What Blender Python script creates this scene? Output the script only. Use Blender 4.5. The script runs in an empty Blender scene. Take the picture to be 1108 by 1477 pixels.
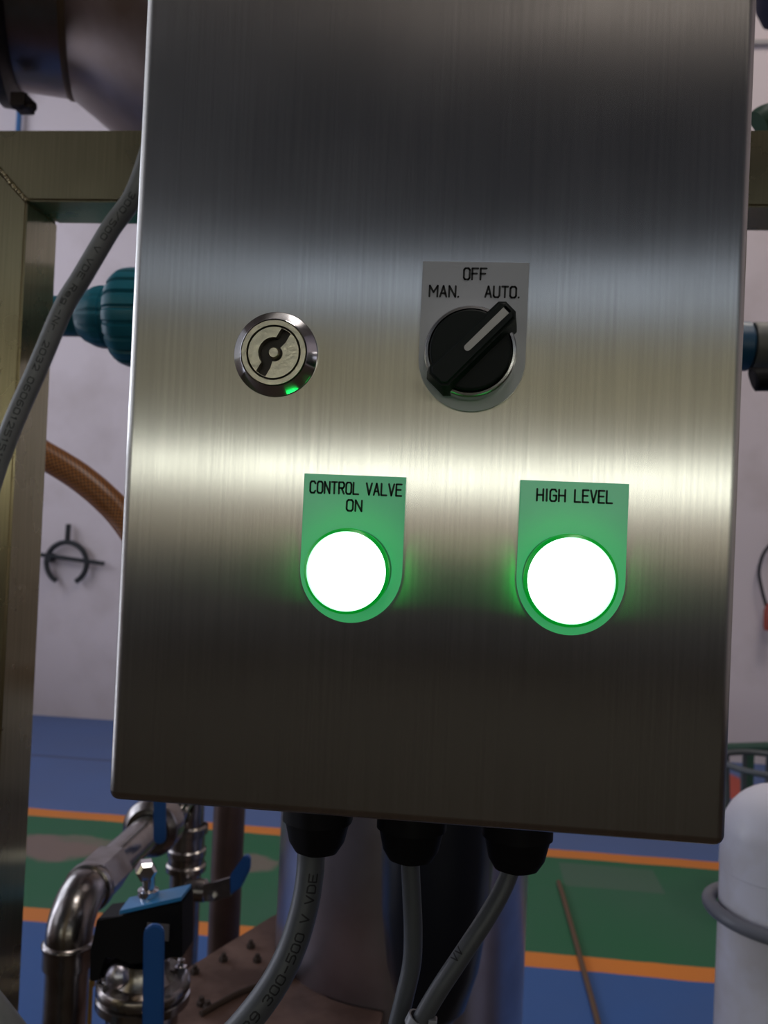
import bpy, bmesh, math, random
from mathutils import Vector, Matrix
random.seed(4)
SC = bpy.context.scene
COL = SC.collection

# ---------------------------------------------------------------- camera
F = 1250.0
H = 1.35
yaw, pit, rol = (math.radians(a) for a in (5.512, 0.774, 2.503))
fwd = Vector((-math.sin(yaw)*math.cos(pit), math.cos(yaw)*math.cos(pit), math.sin(pit)))
r0 = Vector((math.cos(yaw), math.sin(yaw), 0)); u0 = r0.cross(fwd)
rgt = r0*math.cos(rol) + u0*math.sin(rol); upv = -r0*math.sin(rol) + u0*math.cos(rol)
CAM = Vector((0, 0, H))
cd = bpy.data.cameras.new('camera'); cam = bpy.data.objects.new('camera', cd); COL.objects.link(cam)
m3 = Matrix((rgt, upv, -fwd)).transposed()
cam.matrix_world = Matrix.Translation(CAM) @ m3.to_4x4()
cd.sensor_fit = 'VERTICAL'; cd.sensor_height = 36; cd.lens = F/1477*36
cd.clip_start = 0.02; cd.clip_end = 60
cd.dof.use_dof = True; cd.dof.focus_distance = 0.275; cd.dof.aperture_fstop = 24
SC.camera = cam
SC.view_settings.view_transform = 'Standard'; SC.view_settings.look = 'None'
SC.view_settings.gamma = 1; SC.view_settings.use_curve_mapping = False
SC.view_settings.exposure = 0.0
w = bpy.data.worlds.new('world'); SC.world = w; w.use_nodes = True
w.node_tree.nodes['Background'].inputs[0].default_value = (.5, .55, .7, 1)
w.node_tree.nodes['Background'].inputs[1].default_value = 0.05
SC.cycles.max_bounces = 8; SC.cycles.sample_clamp_indirect = 3.0; SC.cycles.blur_glossy = 0.3

def P(px, py, d):
    """the point of the room seen at this pixel, d metres in front of the camera's wall-parallel plane"""
    v = rgt*(px-554) - upv*(py-738.5) + fwd*F
    return CAM + v*(d/v.y)
def PZ(px, py, z):
    v = rgt*(px-554) - upv*(py-738.5) + fwd*F
    return CAM + v*((z-H)/v.z)

# area lights of the hall
def area(name, loc, rot, sx, sy, power, col):
    l = bpy.data.lights.new(name, 'AREA'); l.shape = 'RECTANGLE'; l.size = sx; l.size_y = sy
    l.energy = power; l.color = col
    o = bpy.data.objects.new(name, l); COL.objects.link(o); o.location = loc; o.rotation_euler = rot
    return o
XL, XR, YF, YB, ZC = -4.2, 6.5, 5.45, -9.0, 7.9
area('side_window_light', (XL+.12, 2.6, 3.0), (0, math.radians(-90), 0), 2.6, 4.4, 70, (.80, .86, 1.0))
area('ceiling_lamp_light', (2.2, 3.0, 6.2), (0, 0, 0), 1.4, 1.4, 75, (1.0, .90, .80))

area('overhead_fill_light', (1.0, -1.2, 6.9), (0, 0, 0), 1.4, 1.4, 85, (1.0, .93, .88))  # overhead fill added to brighten the faces turned to the camera

# ---------------------------------------------------------------- materials
def nodes(name):
    m = bpy.data.materials.new(name); m.use_nodes = True
    nt = m.node_tree; b = nt.nodes['Principled BSDF']
    return m, nt, b
def mat(name, col, rough=.5, metal=0, spec=.5, noise=None, bump=0, bscale=40):
    """noise = (scale, other colour, low, high): blotches of a second colour"""
    m, nt, b = nodes(name)
    b.inputs['Base Color'].default_value = (*col, 1); b.inputs['Roughness'].default_value = rough
    b.inputs['Metallic'].default_value = metal; b.inputs['Specular IOR Level'].default_value = spec
    g = None
    if noise or bump:
        g = nt.nodes.new('ShaderNodeNewGeometry')
    if noise:
        n = nt.nodes.new('ShaderNodeTexNoise'); n.inputs['Scale'].default_value = noise[0]; n.inputs['Detail'].default_value = 6
        r = nt.nodes.new('ShaderNodeValToRGB'); r.color_ramp.elements[0].position = noise[2]; r.color_ramp.elements[1].position = noise[3]
        r.color_ramp.elements[0].color = (*noise[1], 1); r.color_ramp.elements[1].color = (*col, 1)
        nt.links.new(g.outputs['Position'], n.inputs['Vector']); nt.links.new(n.outputs['Fac'], r.inputs['Fac'])
        nt.links.new(r.outputs['Color'], b.inputs['Base Color'])
    if bump:
        n = nt.nodes.new('ShaderNodeTexNoise'); n.inputs['Scale'].default_value = bscale; n.inputs['Detail'].default_value = 4
        bp = nt.nodes.new('ShaderNodeBump'); bp.inputs['Strength'].default_value = bump; bp.inputs['Distance'].default_value = .002
        nt.links.new(g.outputs['Position'], n.inputs['Vector']); nt.links.new(n.outputs['Fac'], bp.inputs['Height'])
        nt.links.new(bp.outputs['Normal'], b.inputs['Normal'])
    return m
def emis(name, col, s, base=(.8, .8, .8)):
    m, nt, b = nodes(name)
    b.inputs['Base Color'].default_value = (*base, 1)
    b.inputs['Emission Color'].default_value = (*col, 1); b.inputs['Emission Strength'].default_value = s
    b.inputs['Roughness'].default_value = .3
    return m
def brushed(name, col, rough, aniso, streak=1.0):
    m, nt, b = nodes(name)
    b.inputs['Metallic'].default_value = 1
    b.inputs['Anisotropic'].default_value = aniso
    g = nt.nodes.new('ShaderNodeNewGeometry')
    mp = nt.nodes.new('ShaderNodeMapping'); mp.inputs['Scale'].default_value = (900, 900, 14)
    n = nt.nodes.new('ShaderNodeTexNoise'); n.inputs['Scale'].default_value = 1; n.inputs['Detail'].default_value = 3
    nt.links.new(g.outputs['Position'], mp.inputs['Vector']); nt.links.new(mp.outputs['Vector'], n.inputs['Vector'])
    n2 = nt.nodes.new('ShaderNodeTexNoise'); n2.inputs['Scale'].default_value = 26; n2.inputs['Detail'].default_value = 5
    nt.links.new(g.outputs['Position'], n2.inputs['Vector'])
    mr = nt.nodes.new('ShaderNodeMapRange'); mr.inputs['To Min'].default_value = 1-.30*streak; mr.inputs['To Max'].default_value = 1+.14*streak
    mr.inputs['From Min'].default_value = .25; mr.inputs['From Max'].default_value = .75
    nt.links.new(n.outputs['Fac'], mr.inputs['Value'])
    mx = nt.nodes.new('ShaderNodeMix'); mx.data_type = 'RGBA'; mx.blend_type = 'MULTIPLY'; mx.inputs['Factor'].default_value = 1
    mx.inputs['A'].default_value = (*col, 1); nt.links.new(mr.outputs['Result'], mx.inputs['B'])
    nt.links.new(mx.outputs['Result'], b.inputs['Base Color'])
    mr2 = nt.nodes.new('ShaderNodeMapRange'); mr2.inputs['To Min'].default_value = rough*.93; mr2.inputs['To Max'].default_value = rough*1.07
    mr2.inputs['From Min'].default_value = .3; mr2.inputs['From Max'].default_value = .7
    nt.links.new(n2.outputs['Fac'], mr2.inputs['Value']); nt.links.new(mr2.outputs['Result'], b.inputs['Roughness'])
    t = nt.nodes.new('ShaderNodeTangent'); t.direction_type = 'UV_MAP'; t.uv_map = 'UVMap'
    nt.links.new(t.outputs['Tangent'], b.inputs['Tangent'])
    return m

STEEL = brushed('brushed_stainless', (.60, .585, .55), .245, 1.0, .4)
FRAME = brushed('frame_stainless', (.50, .43, .25), .28, .9, .6)
PIPE = mat('pipe_stainless', (.34, .32, .31), .24, 1, noise=(35, (.20, .17, .15), .3, .6), bump=.25, bscale=60)
TANK = mat('vessel_stainless', (.32, .26, .25), .36, 1, noise=(9, (.18, .13, .10), .3, .6), bump=.1, bscale=14)
COLUMN = mat('column_stainless', (.50, .49, .56), .31, 1, noise=(14, (.40, .36, .40), .3, .6))
CHROME = mat('chrome', (.75, .75, .78), .12, 1)
SATIN = mat('satin_nickel', (.60, .56, .44), .33, 1, bump=.1, bscale=600)
DARKMETAL = mat('dark_recess', (.05, .045, .04), .45, .6)
BLACK = mat('black_plastic', (.006, .010, .009), .5, spec=.22)
MATTBLACK = mat('matt_black', (.004, .004, .005), .6, spec=.2)
WHITEM = mat('white_mark', (.55, .55, .52), .5)
LEGEND = mat('legend_plate_plastic', (.42, .43, .45), .18, spec=.5)
INK = mat('engraved_black', (.01, .011, .012), .6)
CABLE = mat('grey_pvc_cable', (.17, .18, .18), .42, noise=(60, (.145, .155, .155), .35, .6))
CABLED = mat('grey_pvc_cable_dark', (.085, .092, .10), .42)
PRINT = mat('cable_print', (.012, .013, .016), .6)
TEAL = mat('teal_pvc', (.010, .15, .215), .35)
BLUEPVC = mat('blue_pvc', (.010, .075, .16), .4)
GREYPVC = mat('grey_pvc_fitting', (.11, .115, .11), .5)
WHITEPVC = mat('white_pvc', (.80, .81, .93), .4, noise=(18, (.68, .66, .70), .3, .55))
GREYCLIP = mat('grey_clip', (.17, .18, .22), .45)
BLUE = mat('blue_vinyl', (.012, .085, .30), .38)
BLUETOP = mat('blue_plate', (.03, .20, .45), .3)
RUST = mat('rust_brown_paint', (.18, .105, .08), .7, noise=(22, (.09, .045, .03), .35, .6), bump=.4, bscale=50)
BROWNPIPE = mat('brown_steel_pipe', (.13, .085, .07), .42, .6, noise=(15, (.08, .05, .04), .3, .6))
YELLOW = mat('yellow_pipe_paint', (.35, .22, .05), .5)
DARKBRACKET = mat('black_iron', (.012, .014, .018), .6)
NAVY = mat('navy_paint', (.003, .004, .016), .7, spec=.15)
GREENP = mat('dark_green_paint', (.02, .06, .04), .5)
STANDM = mat('grey_wire_stand_paint', (.07, .08, .09), .5)
REDP = mat('red_plastic', (.28, .04, .02), .5)
BLUEPOLE = mat('blue_wall_pipe', (.03, .13, .33), .5)

m, nt, b = nodes('hose_orange'); HOSE = m
b.inputs['Roughness'].default_value = .4
uvn = nt.nodes.new('ShaderNodeUVMap'); uvn.uv_map = 'UVMap'
mp = nt.nodes.new('ShaderNodeMapping'); mp.inputs['Scale'].default_value = (18, 180, 1); mp.inputs['Rotation'].default_value = (0, 0, 0)
def diag(sign):
    sx = nt.nodes.new('ShaderNodeSeparateXYZ'); nt.links.new(mp.outputs['Vector'], sx.inputs[0])
    a = nt.nodes.new('ShaderNodeMath'); a.operation = 'ADD' if sign > 0 else 'SUBTRACT'
    nt.links.new(sx.outputs[0], a.inputs[0]); nt.links.new(sx.outputs[1], a.inputs[1])
    f = nt.nodes.new('ShaderNodeMath'); f.operation = 'FRACT'; nt.links.new(a.outputs[0], f.inputs[0])
    l = nt.nodes.new('ShaderNodeMath'); l.operation = 'LESS_THAN'; l.inputs[1].default_value = .34; nt.links.new(f.outputs[0], l.inputs[0])
    return l
nt.links.new(uvn.outputs['UV'], mp.inputs['Vector'])
d1, d2 = diag(1), diag(-1)
mxm = nt.nodes.new('ShaderNodeMath'); mxm.operation = 'MAXIMUM'; nt.links.new(d1.outputs[0], mxm.inputs[0]); nt.links.new(d2.outputs[0], mxm.inputs[1])
mx = nt.nodes.new('ShaderNodeMix'); mx.data_type = 'RGBA'
mx.inputs['A'].default_value = (.45, .17, .035, 1); mx.inputs['B'].default_value = (.14, .05, .018, 1)
nt.links.new(mxm.outputs[0], mx.inputs['Factor']); nt.links.new(mx.outputs['Result'], b.inputs['Base Color'])

# wall paint with dirt rising from the floor
def wall_mat(name, col, dirt):
    m, nt, b = nodes(name); b.inputs['Roughness'].default_value = .85
    g = nt.nodes.new('ShaderNodeNewGeometry'); n = nt.nodes.new('ShaderNodeTexNoise'); n.inputs['Scale'].default_value = 2.2; n.inputs['Detail'].default_value = 7
    nt.links.new(g.outputs['Position'], n.inputs['Vector'])
    s = nt.nodes.new('ShaderNodeSeparateXYZ'); nt.links.new(g.outputs['Position'], s.inputs[0])
    h = nt.nodes.new('ShaderNodeMapRange'); h.inputs['From Min'].default_value = 0; h.inputs['From Max'].default_value = .55
    h.inputs['To Min'].default_value = .55; h.inputs['To Max'].default_value = 0; nt.links.new(s.outputs[2], h.inputs['Value'])
    r = nt.nodes.new('ShaderNodeMapRange'); r.inputs['From Min'].default_value = .48; r.inputs['From Max'].default_value = .72; r.inputs['To Max'].default_value = .5
    nt.links.new(n.outputs['Fac'], r.inputs['Value'])
    a = nt.nodes.new('ShaderNodeMath'); a.operation = 'ADD'; a.use_clamp = True
    nt.links.new(h.outputs['Result'], a.inputs[0]); nt.links.new(r.outputs['Result'], a.inputs[1])
    mx = nt.nodes.new('ShaderNodeMix'); mx.data_type = 'RGBA'; mx.inputs['A'].default_value = (*col, 1); mx.inputs['B'].default_value = (*dirt, 1)
    nt.links.new(a.outputs[0], mx.inputs['Factor']); nt.links.new(mx.outputs['Result'], b.inputs['Base Color'])
    return m
WALL = wall_mat('wall_paint', (.66, .585, .615), (.44, .37, .36))
WALLREAR = wall_mat('wall_paint_dimmed', (.15, .17, .21), (.12, .12, .12))  # dimness of the rear zone put into a darker wall colour
CEIL = mat('ceiling_paint', (.30, .27, .24), .9)

# ---------------------------------------------------------------- mesh helpers
def obj(name, bm, m, parent=None, smooth=40):
    me = bpy.data.meshes.new(name)
    bmesh.ops.recalc_face_normals(bm, faces=bm.faces)
    uv = bm.loops.layers.uv.get('UVMap')
    if uv is None:
        uv = bm.loops.layers.uv.new('UVMap')
        for f in bm.faces:
            n = f.normal
            for l in f.loops:
                c = l.vert.co
                if abs(n.z) > .7: l[uv].uv = (c.x, c.y)
                elif abs(n.x) > abs(n.y): l[uv].uv = (c.y, c.z)
                else: l[uv].uv = (c.x, c.z)
    bm.to_mesh(me); bm.free()
    if smooth:
        me.shade_smooth(); me.set_sharp_from_angle(angle=math.radians(smooth))
    me.materials.append(m)
    o = bpy.data.objects.new(name, me); COL.objects.link(o)
    if smooth:
        wn = o.modifiers.new('even_normals', 'WEIGHTED_NORMAL'); wn.keep_sharp = True; wn.weight = 80
    if parent:
        o.parent = parent; o.matrix_parent_inverse = parent_inv(parent)
    return o
def parent_inv(p):
    return Matrix.Translation(-p.location) if p.type == 'EMPTY' else Matrix()   # meshes are built in world coordinates
def thing(name, label, cat, loc, group=None):
    o = bpy.data.objects.new(name, None); COL.objects.link(o); o.location = loc
    o.empty_display_size = .02
    o['label'] = label; o['category'] = cat
    if group: o['group'] = group
    return o
def tag(o, label, cat=None, group=None):
    o['label'] = label
    if cat: o['category'] = cat
    if group: o['group'] = group
    return o
def struct(name, bm, m, parent=None):
    o = obj(name, bm, m, parent)
    if not parent: o['kind'] = 'structure'
    return o
def BM(): return bmesh.new()
def box(bm, lo, hi, bev=0, seg=2):
    lo, hi = Vector(lo), Vector(hi)
    vs = bmesh.ops.create_cube(bm, size=1)['verts']
    c = (lo+hi)/2; s = hi-lo
    for v in vs: v.co = Vector((v.co.x*s.x, v.co.y*s.y, v.co.z*s.z)) + c
    if bev:
        es = list({e for v in vs for e in v.link_edges})
        bmesh.ops.bevel(bm, geom=es, offset=bev, segments=seg, profile=.5, affect='EDGES')
    return bm
def basis(d):
    d = d.normalized(); a = Vector((0, 0, 1)) if abs(d.z) < .9 else Vector((1, 0, 0))
    x = d.cross(a).normalized(); return x, d.cross(x).normalized(), d
def lathe(bm, org, axis, prof, n=48, mod=None):
    """prof = (radius, distance along the axis); radius 0 closes to a point"""
    x, y, d = basis(Vector(axis)); org = Vector(org); rings = []
    for r, t in prof:
        if r <= 1e-7: rings.append([bm.verts.new(org + d*t)])
        else:
            ring = []
            for k in range(n):
                a = 2*math.pi*k/n; rr = r*(mod(k, n, t) if mod else 1)
                ring.append(bm.verts.new(org + d*t + (x*math.cos(a) + y*math.sin(a))*rr))
            rings.append(ring)
    for A, B in zip(rings, rings[1:]):
        for k in range(n):
            a, b_ = A[k % len(A)], A[(k+1) % len(A)]; c, e = B[(k+1) % len(B)], B[k % len(B)]
            vs = []
            for v in (a, b_, c, e):
                if v not in vs: vs.append(v)
            if len(vs) > 2: bm.faces.new(vs)
    return bm
def spline(pts, per=10):
    pts = [Vector(p) for p in pts]; out = []
    q = [pts[0]*2-pts[1]] + pts + [pts[-1]*2-pts[-2]]
    for i in range(1, len(q)-2):
        for k in range(per):
            t = k/per
            out.append(.5*((2*q[i]) + (-q[i-1]+q[i+1])*t + (2*q[i-1]-5*q[i]+4*q[i+1]-q[i+2])*t*t + (-q[i-1]+3*q[i]-3*q[i+1]+q[i+2])*t**3))
    out.append(pts[-1]); return out
def frames(path):
    T = []
    for i in range(len(path)):
        T.append((path[min(i+1, len(path)-1)] - path[max(i-1, 0)]).normalized())
    x, y, _ = basis(T[0]); X = [x]
    for i in range(1, len(path)):
        q = T[i-1].rotation_difference(T[i]); x = q @ X[-1]; x = (x - T[i]*x.dot(T[i])).normalized(); X.append(x)
    return T, X
def tube(bm, path, r, n=14, caps=True):
    T, X = frames(path); rings = []; L = [0]
    for a, c in zip(path, path[1:]): L.append(L[-1] + (c-a).length)
    uv = bm.loops.layers.uv.get('UVMap') or bm.loops.layers.uv.new('UVMap')
    for i, p in enumerate(path):
        rr = r(i/(len(path)-1)) if callable(r) else r
        y = T[i].cross(X[i])
        rings.append([bm.verts.new(p + (X[i]*math.cos(2*math.pi*k/n) + y*math.sin(2*math.pi*k/n))*rr) for k in range(n)])
    for i in range(len(rings)-1):
        for k in range(n):
            f = bm.faces.new((rings[i][k], rings[i][(k+1) % n], rings[i+1][(k+1) % n], rings[i+1][k]))
            for l, (a, c) in zip(f.loops, ((k, i), (k+1, i), (k+1, i+1), (k, i+1))): l[uv].uv = (a/n, L[c])
    if caps: bm.faces.new(rings[0][::-1]); bm.faces.new(rings[-1])
    return bm
def prism(bm, pts, d):
    """closed outline pts (3-D, coplanar) pushed along d"""
    A = [bm.verts.new(p) for p in pts]; B = [bm.verts.new(Vector(p)+Vector(d)) for p in pts]
    bm.faces.new(A); bm.faces.new(B[::-1])
    for i in range(len(A)): bm.faces.new((A[i], B[i], B[(i+1) % len(A)], A[(i+1) % len(A)]))
    return bm

# ---------------------------------------------------------------- single-stroke lettering
_o = [(.22, 0), (.78, 0), (1, .15), (1, .85), (.78, 1), (.22, 1), (0, .85), (0, .15), (.22, 0)]
G = {'O': [_o], '0': [_o], 'I': [[(.5, 0), (.5, 1)]], '1': [[(.2, .8), (.55, 1), (.55, 0)]], 'F': [[(0, 0), (0, 1), (1, 1)], [(0, .53), (.8, .53)]],
     'E': [[(1, 0), (0, 0), (0, 1), (1, 1)], [(0, .53), (.85, .53)]], 'L': [[(0, 1), (0, 0), (1, 0)]], 'H': [[(0, 0), (0, 1)], [(1, 0), (1, 1)], [(0, .5), (1, .5)]],
     'M': [[(0, 0), (0, 1), (.5, .4), (1, 1), (1, 0)]], 'N': [[(0, 0), (0, 1), (1, 0), (1, 1)]], 'A': [[(0, 0), (.5, 1), (1, 0)], [(.17, .32), (.83, .32)]],
     'U': [[(0, 1), (0, .15), (.22, 0), (.78, 0), (1, .15), (1, 1)]], 'T': [[(.5, 0), (.5, 1)], [(0, 1), (1, 1)]], 'V': [[(0, 1), (.5, 0), (1, 1)]],
     'C': [[(1, .82), (.78, 1), (.22, 1), (0, .85), (0, .15), (.22, 0), (.78, 0), (1, .18)]], 'G': [[(1, .82), (.78, 1), (.22, 1), (0, .85), (0, .15), (.22, 0), (.78, 0), (1, .15), (1, .48), (.55, .48)]],
     'R': [[(0, 0), (0, 1), (.8, 1), (1, .86), (1, .64), (.8, .5), (0, .5)], [(.5, .5), (1, 0)]], 'D': [[(0, 0), (0, 1), (.7, 1), (1, .8), (1, .2), (.7, 0), (0, 0)]],
     '.': [[(.1, 0), (.18, .03)]], '-': [[(.1, .5), (.9, .5)]], '/': [[(0, 0), (1, 1)]], ' ': [],
     '2': [[(0, .8), (.2, 1), (.8, 1), (1, .8), (1, .6), (0, 0), (1, 0)]], '3': [[(0, .9), (.2, 1), (.8, 1), (1, .8), (.8, .53), (.4, .53)], [(.8, .53), (1, .3), (.8, 0), (.2, 0), (0, .1)]],
     '5': [[(1, 1), (0, 1), (0, .58), (.75, .58), (1, .4), (1, .18), (.75, 0), (0, 0)]], '6': [[(.9, 1), (.3, 1), (0, .7), (0, .15), (.22, 0), (.78, 0), (1, .2), (1, .4), (.78, .55), (0, .5)]],
     '9': [[(.1, 0), (.7, 0), (1, .3), (1, .85), (.78, 1), (.22, 1), (0, .8), (0, .6), (.22, .45), (1, .5)]],
     'e': [[(0, .33), (1, .33), (.9, .6), (.3, .65), (0, .45), (0, .15), (.3, 0), (1, .05)]], 'g': [[(1, .65), (.2, .65), (0, .4), (.2, .05), (1, .1)], [(1, .65), (1, -.2), (.1, -.28)]], 'r': [[(0, 0), (0, .65)], [(0, .5), (.5, .68), (.9, .65)]]}
WD = {'I': .3, '.': .25, ' ': .6, 'M': 1.25, '1': .7}
def lettering(bm, text, length, h, st, mapper, curved=False):
    """strokes st wide, letters h high, the line length long; mapper(u, v) gives the point on the surface"""
    adv = [WD.get(c, 1) for c in text]; gap = .42
    unit = length / (sum(adv) + gap*(len(text)-1)); u = 0
    for c, wd in zip(text, adv):
        for pl in G[c]:
            q0_ = [(u + x*wd*unit, y*h) for x, y in pl]; q = [q0_[0]]
            for A_, B_ in zip(q0_, q0_[1:]):        # short steps, so that the strokes follow a curved surface
                ns = max(1, math.ceil(math.hypot(B_[0]-A_[0], B_[1]-A_[1])/(h*.22))) if curved else 1
                q += [(A_[0]+(B_[0]-A_[0])*j/ns, A_[1]+(B_[1]-A_[1])*j/ns) for j in range(1, ns+1)]
            for (x0, y0), (x1, y1) in zip(q, q[1:]):
                dx, dy = x1-x0, y1-y0; L = math.hypot(dx, dy) or 1e-6; dx /= L; dy /= L; s = st/2
                ring = []
                for k in range(5): a = math.pi/2 + math.pi*k/4; ring.append((x0 + s*(dx*math.cos(a)-dy*math.sin(a)), y0 + s*(dy*math.cos(a)+dx*math.sin(a))))
                for k in range(5): a = -math.pi/2 + math.pi*k/4; ring.append((x1 + s*(dx*math.cos(a)-dy*math.sin(a)), y1 + s*(dy*math.cos(a)+dx*math.sin(a))))
                bm.faces.new([bm.verts.new(mapper(a, b2)) for a, b2 in ring])
        u += (wd+gap)*unit
    return bm

# ================================================================ SETTING
def slab(name, lo, hi, m): return struct(name, box(BM(), lo, hi), m)
# floor: paint colours by place (blue, orange line, green, orange line, blue), worn patches
m, nt, b = nodes('painted_floor'); FLOORM = m
L1a, L1b = PZ(560, 1207-1, 0).y, PZ(560, 1217, 0).y
L2a, L2b = PZ(560, 1354, 0).y, PZ(560, 1375, 0).y
g = nt.nodes.new('ShaderNodeNewGeometry'); s = nt.nodes.new('ShaderNodeSeparateXYZ'); nt.links.new(g.outputs['Position'], s.inputs[0])
def math_(op, a, c, clamp=False):
    n = nt.nodes.new('ShaderNodeMath'); n.operation = op; n.use_clamp = clamp
    for i, v in enumerate((a, c)):
        if isinstance(v, (int, float)): n.inputs[i].default_value = v
        elif v is not None: nt.links.new(v, n.inputs[i])
    return n.outputs[0]
def mixc(fac, A, B):
    n = nt.nodes.new('ShaderNodeMix'); n.data_type = 'RGBA'; nt.links.new(fac, n.inputs['Factor'])
    for k, v in (('A', A), ('B', B)):
        if isinstance(v, tuple): n.inputs[k].default_value = (*v, 1)
        else: nt.links.new(v, n.inputs[k])
    return n.outputs['Result']
yy, xx = s.outputs[1], s.outputs[0]
def noise(scale, det=5):
    n = nt.nodes.new('ShaderNodeTexNoise'); n.inputs['Scale'].default_value = scale; n.inputs['Detail'].default_value = det
    nt.links.new(g.outputs['Position'], n.inputs['Vector']); return n.outputs['Fac']
wob = math_('MULTIPLY', math_('SUBTRACT', noise(3), .5), .03)
yw = math_('ADD', yy, wob)
def band(a, c): return math_('MULTIPLY', math_('GREATER_THAN', yw, a), math_('LESS_THAN', yw, c))
col = mixc(math_('GREATER_THAN', yw, (L1a+L1b)/2), (.040, .105, .30), (.085, .135, .30))
col = mixc(band(L2a, L1a), col, (.028, .125, .060))
# worn patches in the green strip
def patch(cx, cy, rx, ry, sc, thr):
    a = math_('DIVIDE', math_('SUBTRACT', xx, cx), rx); c = math_('DIVIDE', math_('SUBTRACT', yy, cy), ry)
    d = math_('ADD', math_('MULTIPLY', a, a), math_('MULTIPLY', c, c))
    d = math_('ADD', d, math_('MULTIPLY', math_('SUBTRACT', noise(sc), .5), 3.2))
    n = nt.nodes.new('ShaderNodeMapRange'); n.inputs['From Min'].default_value = thr; n.inputs['From Max'].default_value = thr-.5
    nt.links.new(d, n.inputs['Value']); return n.outputs['Result']
c1 = PZ(75, 1222, 0); c2 = PZ(160, 1215, 0); c3 = PZ(360, 1245, 0)
col = mixc(patch(c1.x, c1.y, .26, .15, 4, 1.0), col, (.19, .14, .12))
col = mixc(patch(c2.x, c2.y, .25, .07, 6, .8), col, (.15, .15, .11))
col = mixc(patch(c3.x, c3.y, .13, .10, 6, .9), col, (.16, .14, .11))
c4a, c4b = PZ(805, 1240, 0), PZ(960, 1289, 0)
rect = math_('MULTIPLY', math_('MULTIPLY', math_('GREATER_THAN', xx, c4a.x), math_('LESS_THAN', xx, c4b.x)), math_('MULTIPLY', math_('GREATER_THAN', yw, c4b.y), math_('LESS_THAN', yw, c4a.y-.03)))
col = mixc(math_('MULTIPLY', rect, .75), col, (.075, .13, .09))
line = math_('MAXIMUM', band(L1b, L1a), band(L2b, L2a))
lo_, hi_ = sorted((L1a, L1b)); lo2, hi2 = sorted((L2a, L2b))
line = math_('MAXIMUM', band(lo_, hi_), band(lo2, hi2))
col = mixc(line, col, (.62, .20, .035))
cr = PZ(1050, 1133, 0)
red = patch(cr.x, cr.y, .14, .33, 1, 1.0)
col = mixc(red, col, (.40, .07, .045))
seam = PZ(100, 1093, 0).y
col = mixc(math_('MULTIPLY', band(seam-.02, seam+.02), .5), col, (.05, .05, .09))
# unseen near floor: bare concrete, darkened to keep the box's reflections dark
grime = nt.nodes.new('ShaderNodeMapRange'); grime.inputs['From Min'].default_value = .35; grime.inputs['From Max'].default_value = .8; grime.inputs['To Max'].default_value = .3
nt.links.new(noise(1.3, 8), grime.inputs['Value'])
col = mixc(grime.outputs['Result'], col, (.10, .10, .12))
col = mixc(math_('LESS_THAN', yw, 1.3), col, (.034, .022, .014))
nt.links.new(col, b.inputs['Base Color']); b.inputs['Roughness'].default_value = .6; b.inputs['Specular IOR Level'].default_value = .15

slab('floor', (XL-.2, YB-.2, -.2), (XR+.2, YF+.2, 0), FLOORM)
slab('ceiling', (XL-.2, YB-.2, ZC), (XR+.2, YF+.2, ZC+.2), CEIL)
slab('wall_front', (XL-.2, YF, 0), (XR+.2, YF+.2, ZC), WALL)
slab('wall_left', (XL-.2, -2.6, 0), (XL, YF, ZC), WALL)
slab('wall_right', (XR, -3, 0), (XR+.2, YF, ZC), WALL)
slab('wall_right_rear', (XR, YB, 0), (XR+.2, -3, ZC), WALLREAR)
slab('wall_left_rear', (XL-.2, YB, 0), (XL, -2.6, ZC), WALLREAR)
slab('wall_rear', (XL-.2, YB-.2, 0), (XR+.2, YB, ZC), WALLREAR)
# windows: the low bright strip and the high strip in the rear wall, the tall ones in the left wall
DAY = emis('daylight_glass', (.97, 1.0, .88), 8.0)
DAY2 = emis('daylight_glass_blue', (.66, .80, 1.0), .9)
DAY3 = emis('daylight_glass_side', (.82, .86, 1.0), .95)
WARM = emis('lit_gallery_glass', (1.0, .90, .38), .19)
WARM2 = emis('added_warm_glow', (1.0, .80, .52), .38)  # added glow for the warm band mirrored below the bright strip
HIGH = emis('added_high_glow', (1.0, .88, .80), .75)  # added glow for the lighter top of the box's reflection
WFR = mat('window_frame_paint', (.12, .12, .12), .6)
wi = [0]
def window_rear(x0, x1, z0, z1, m, npan):
    wi[0] += 1
    fr = BM(); t = .05
    box(fr, (x0-t, YB, z0-t), (x1+t, YB+.06, z0)); box(fr, (x0-t, YB, z1), (x1+t, YB+.06, z1+t))
    for i in range(npan+1):
        x = x0 + (x1-x0)*i/npan; box(fr, (x-t/2, YB, z0), (x+t/2, YB+.06, z1))
    o = struct('window_%d' % wi[0], fr, WFR)
    for i in range(npan):
        a = x0 + (x1-x0)*i/npan; c = x0 + (x1-x0)*(i+1)/npan
        obj('pane', box(BM(), (a+t/2, YB+.01, z0), (c-t/2, YB+.03, z1)), m, o)
zz = lambda py: H + (-YB+.56)*(762-py)/1250
window_rear(XL+.3, -1.2, zz(704), zz(671), DAY, 4)
window_rear(-.5, 2.2, zz(704), zz(671), DAY, 4)
window_rear(2.6, XR-.3, zz(704), zz(671), DAY, 5)
window_rear(XL+.3, XR-.3, zz(448), zz(385), DAY2, 12)
window_rear(XL+.3, XR-.3, zz(640), zz(470), WARM, 10)
window_rear(XL+.3, XR-.3, zz(802), zz(722), WARM2, 10)  # added glowing row, only for its reflection in the door
window_rear(.4, XR-.3, zz(30), zz(-60), HIGH, 6)  # added glowing strip, stands in for a lit ceiling
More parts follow.
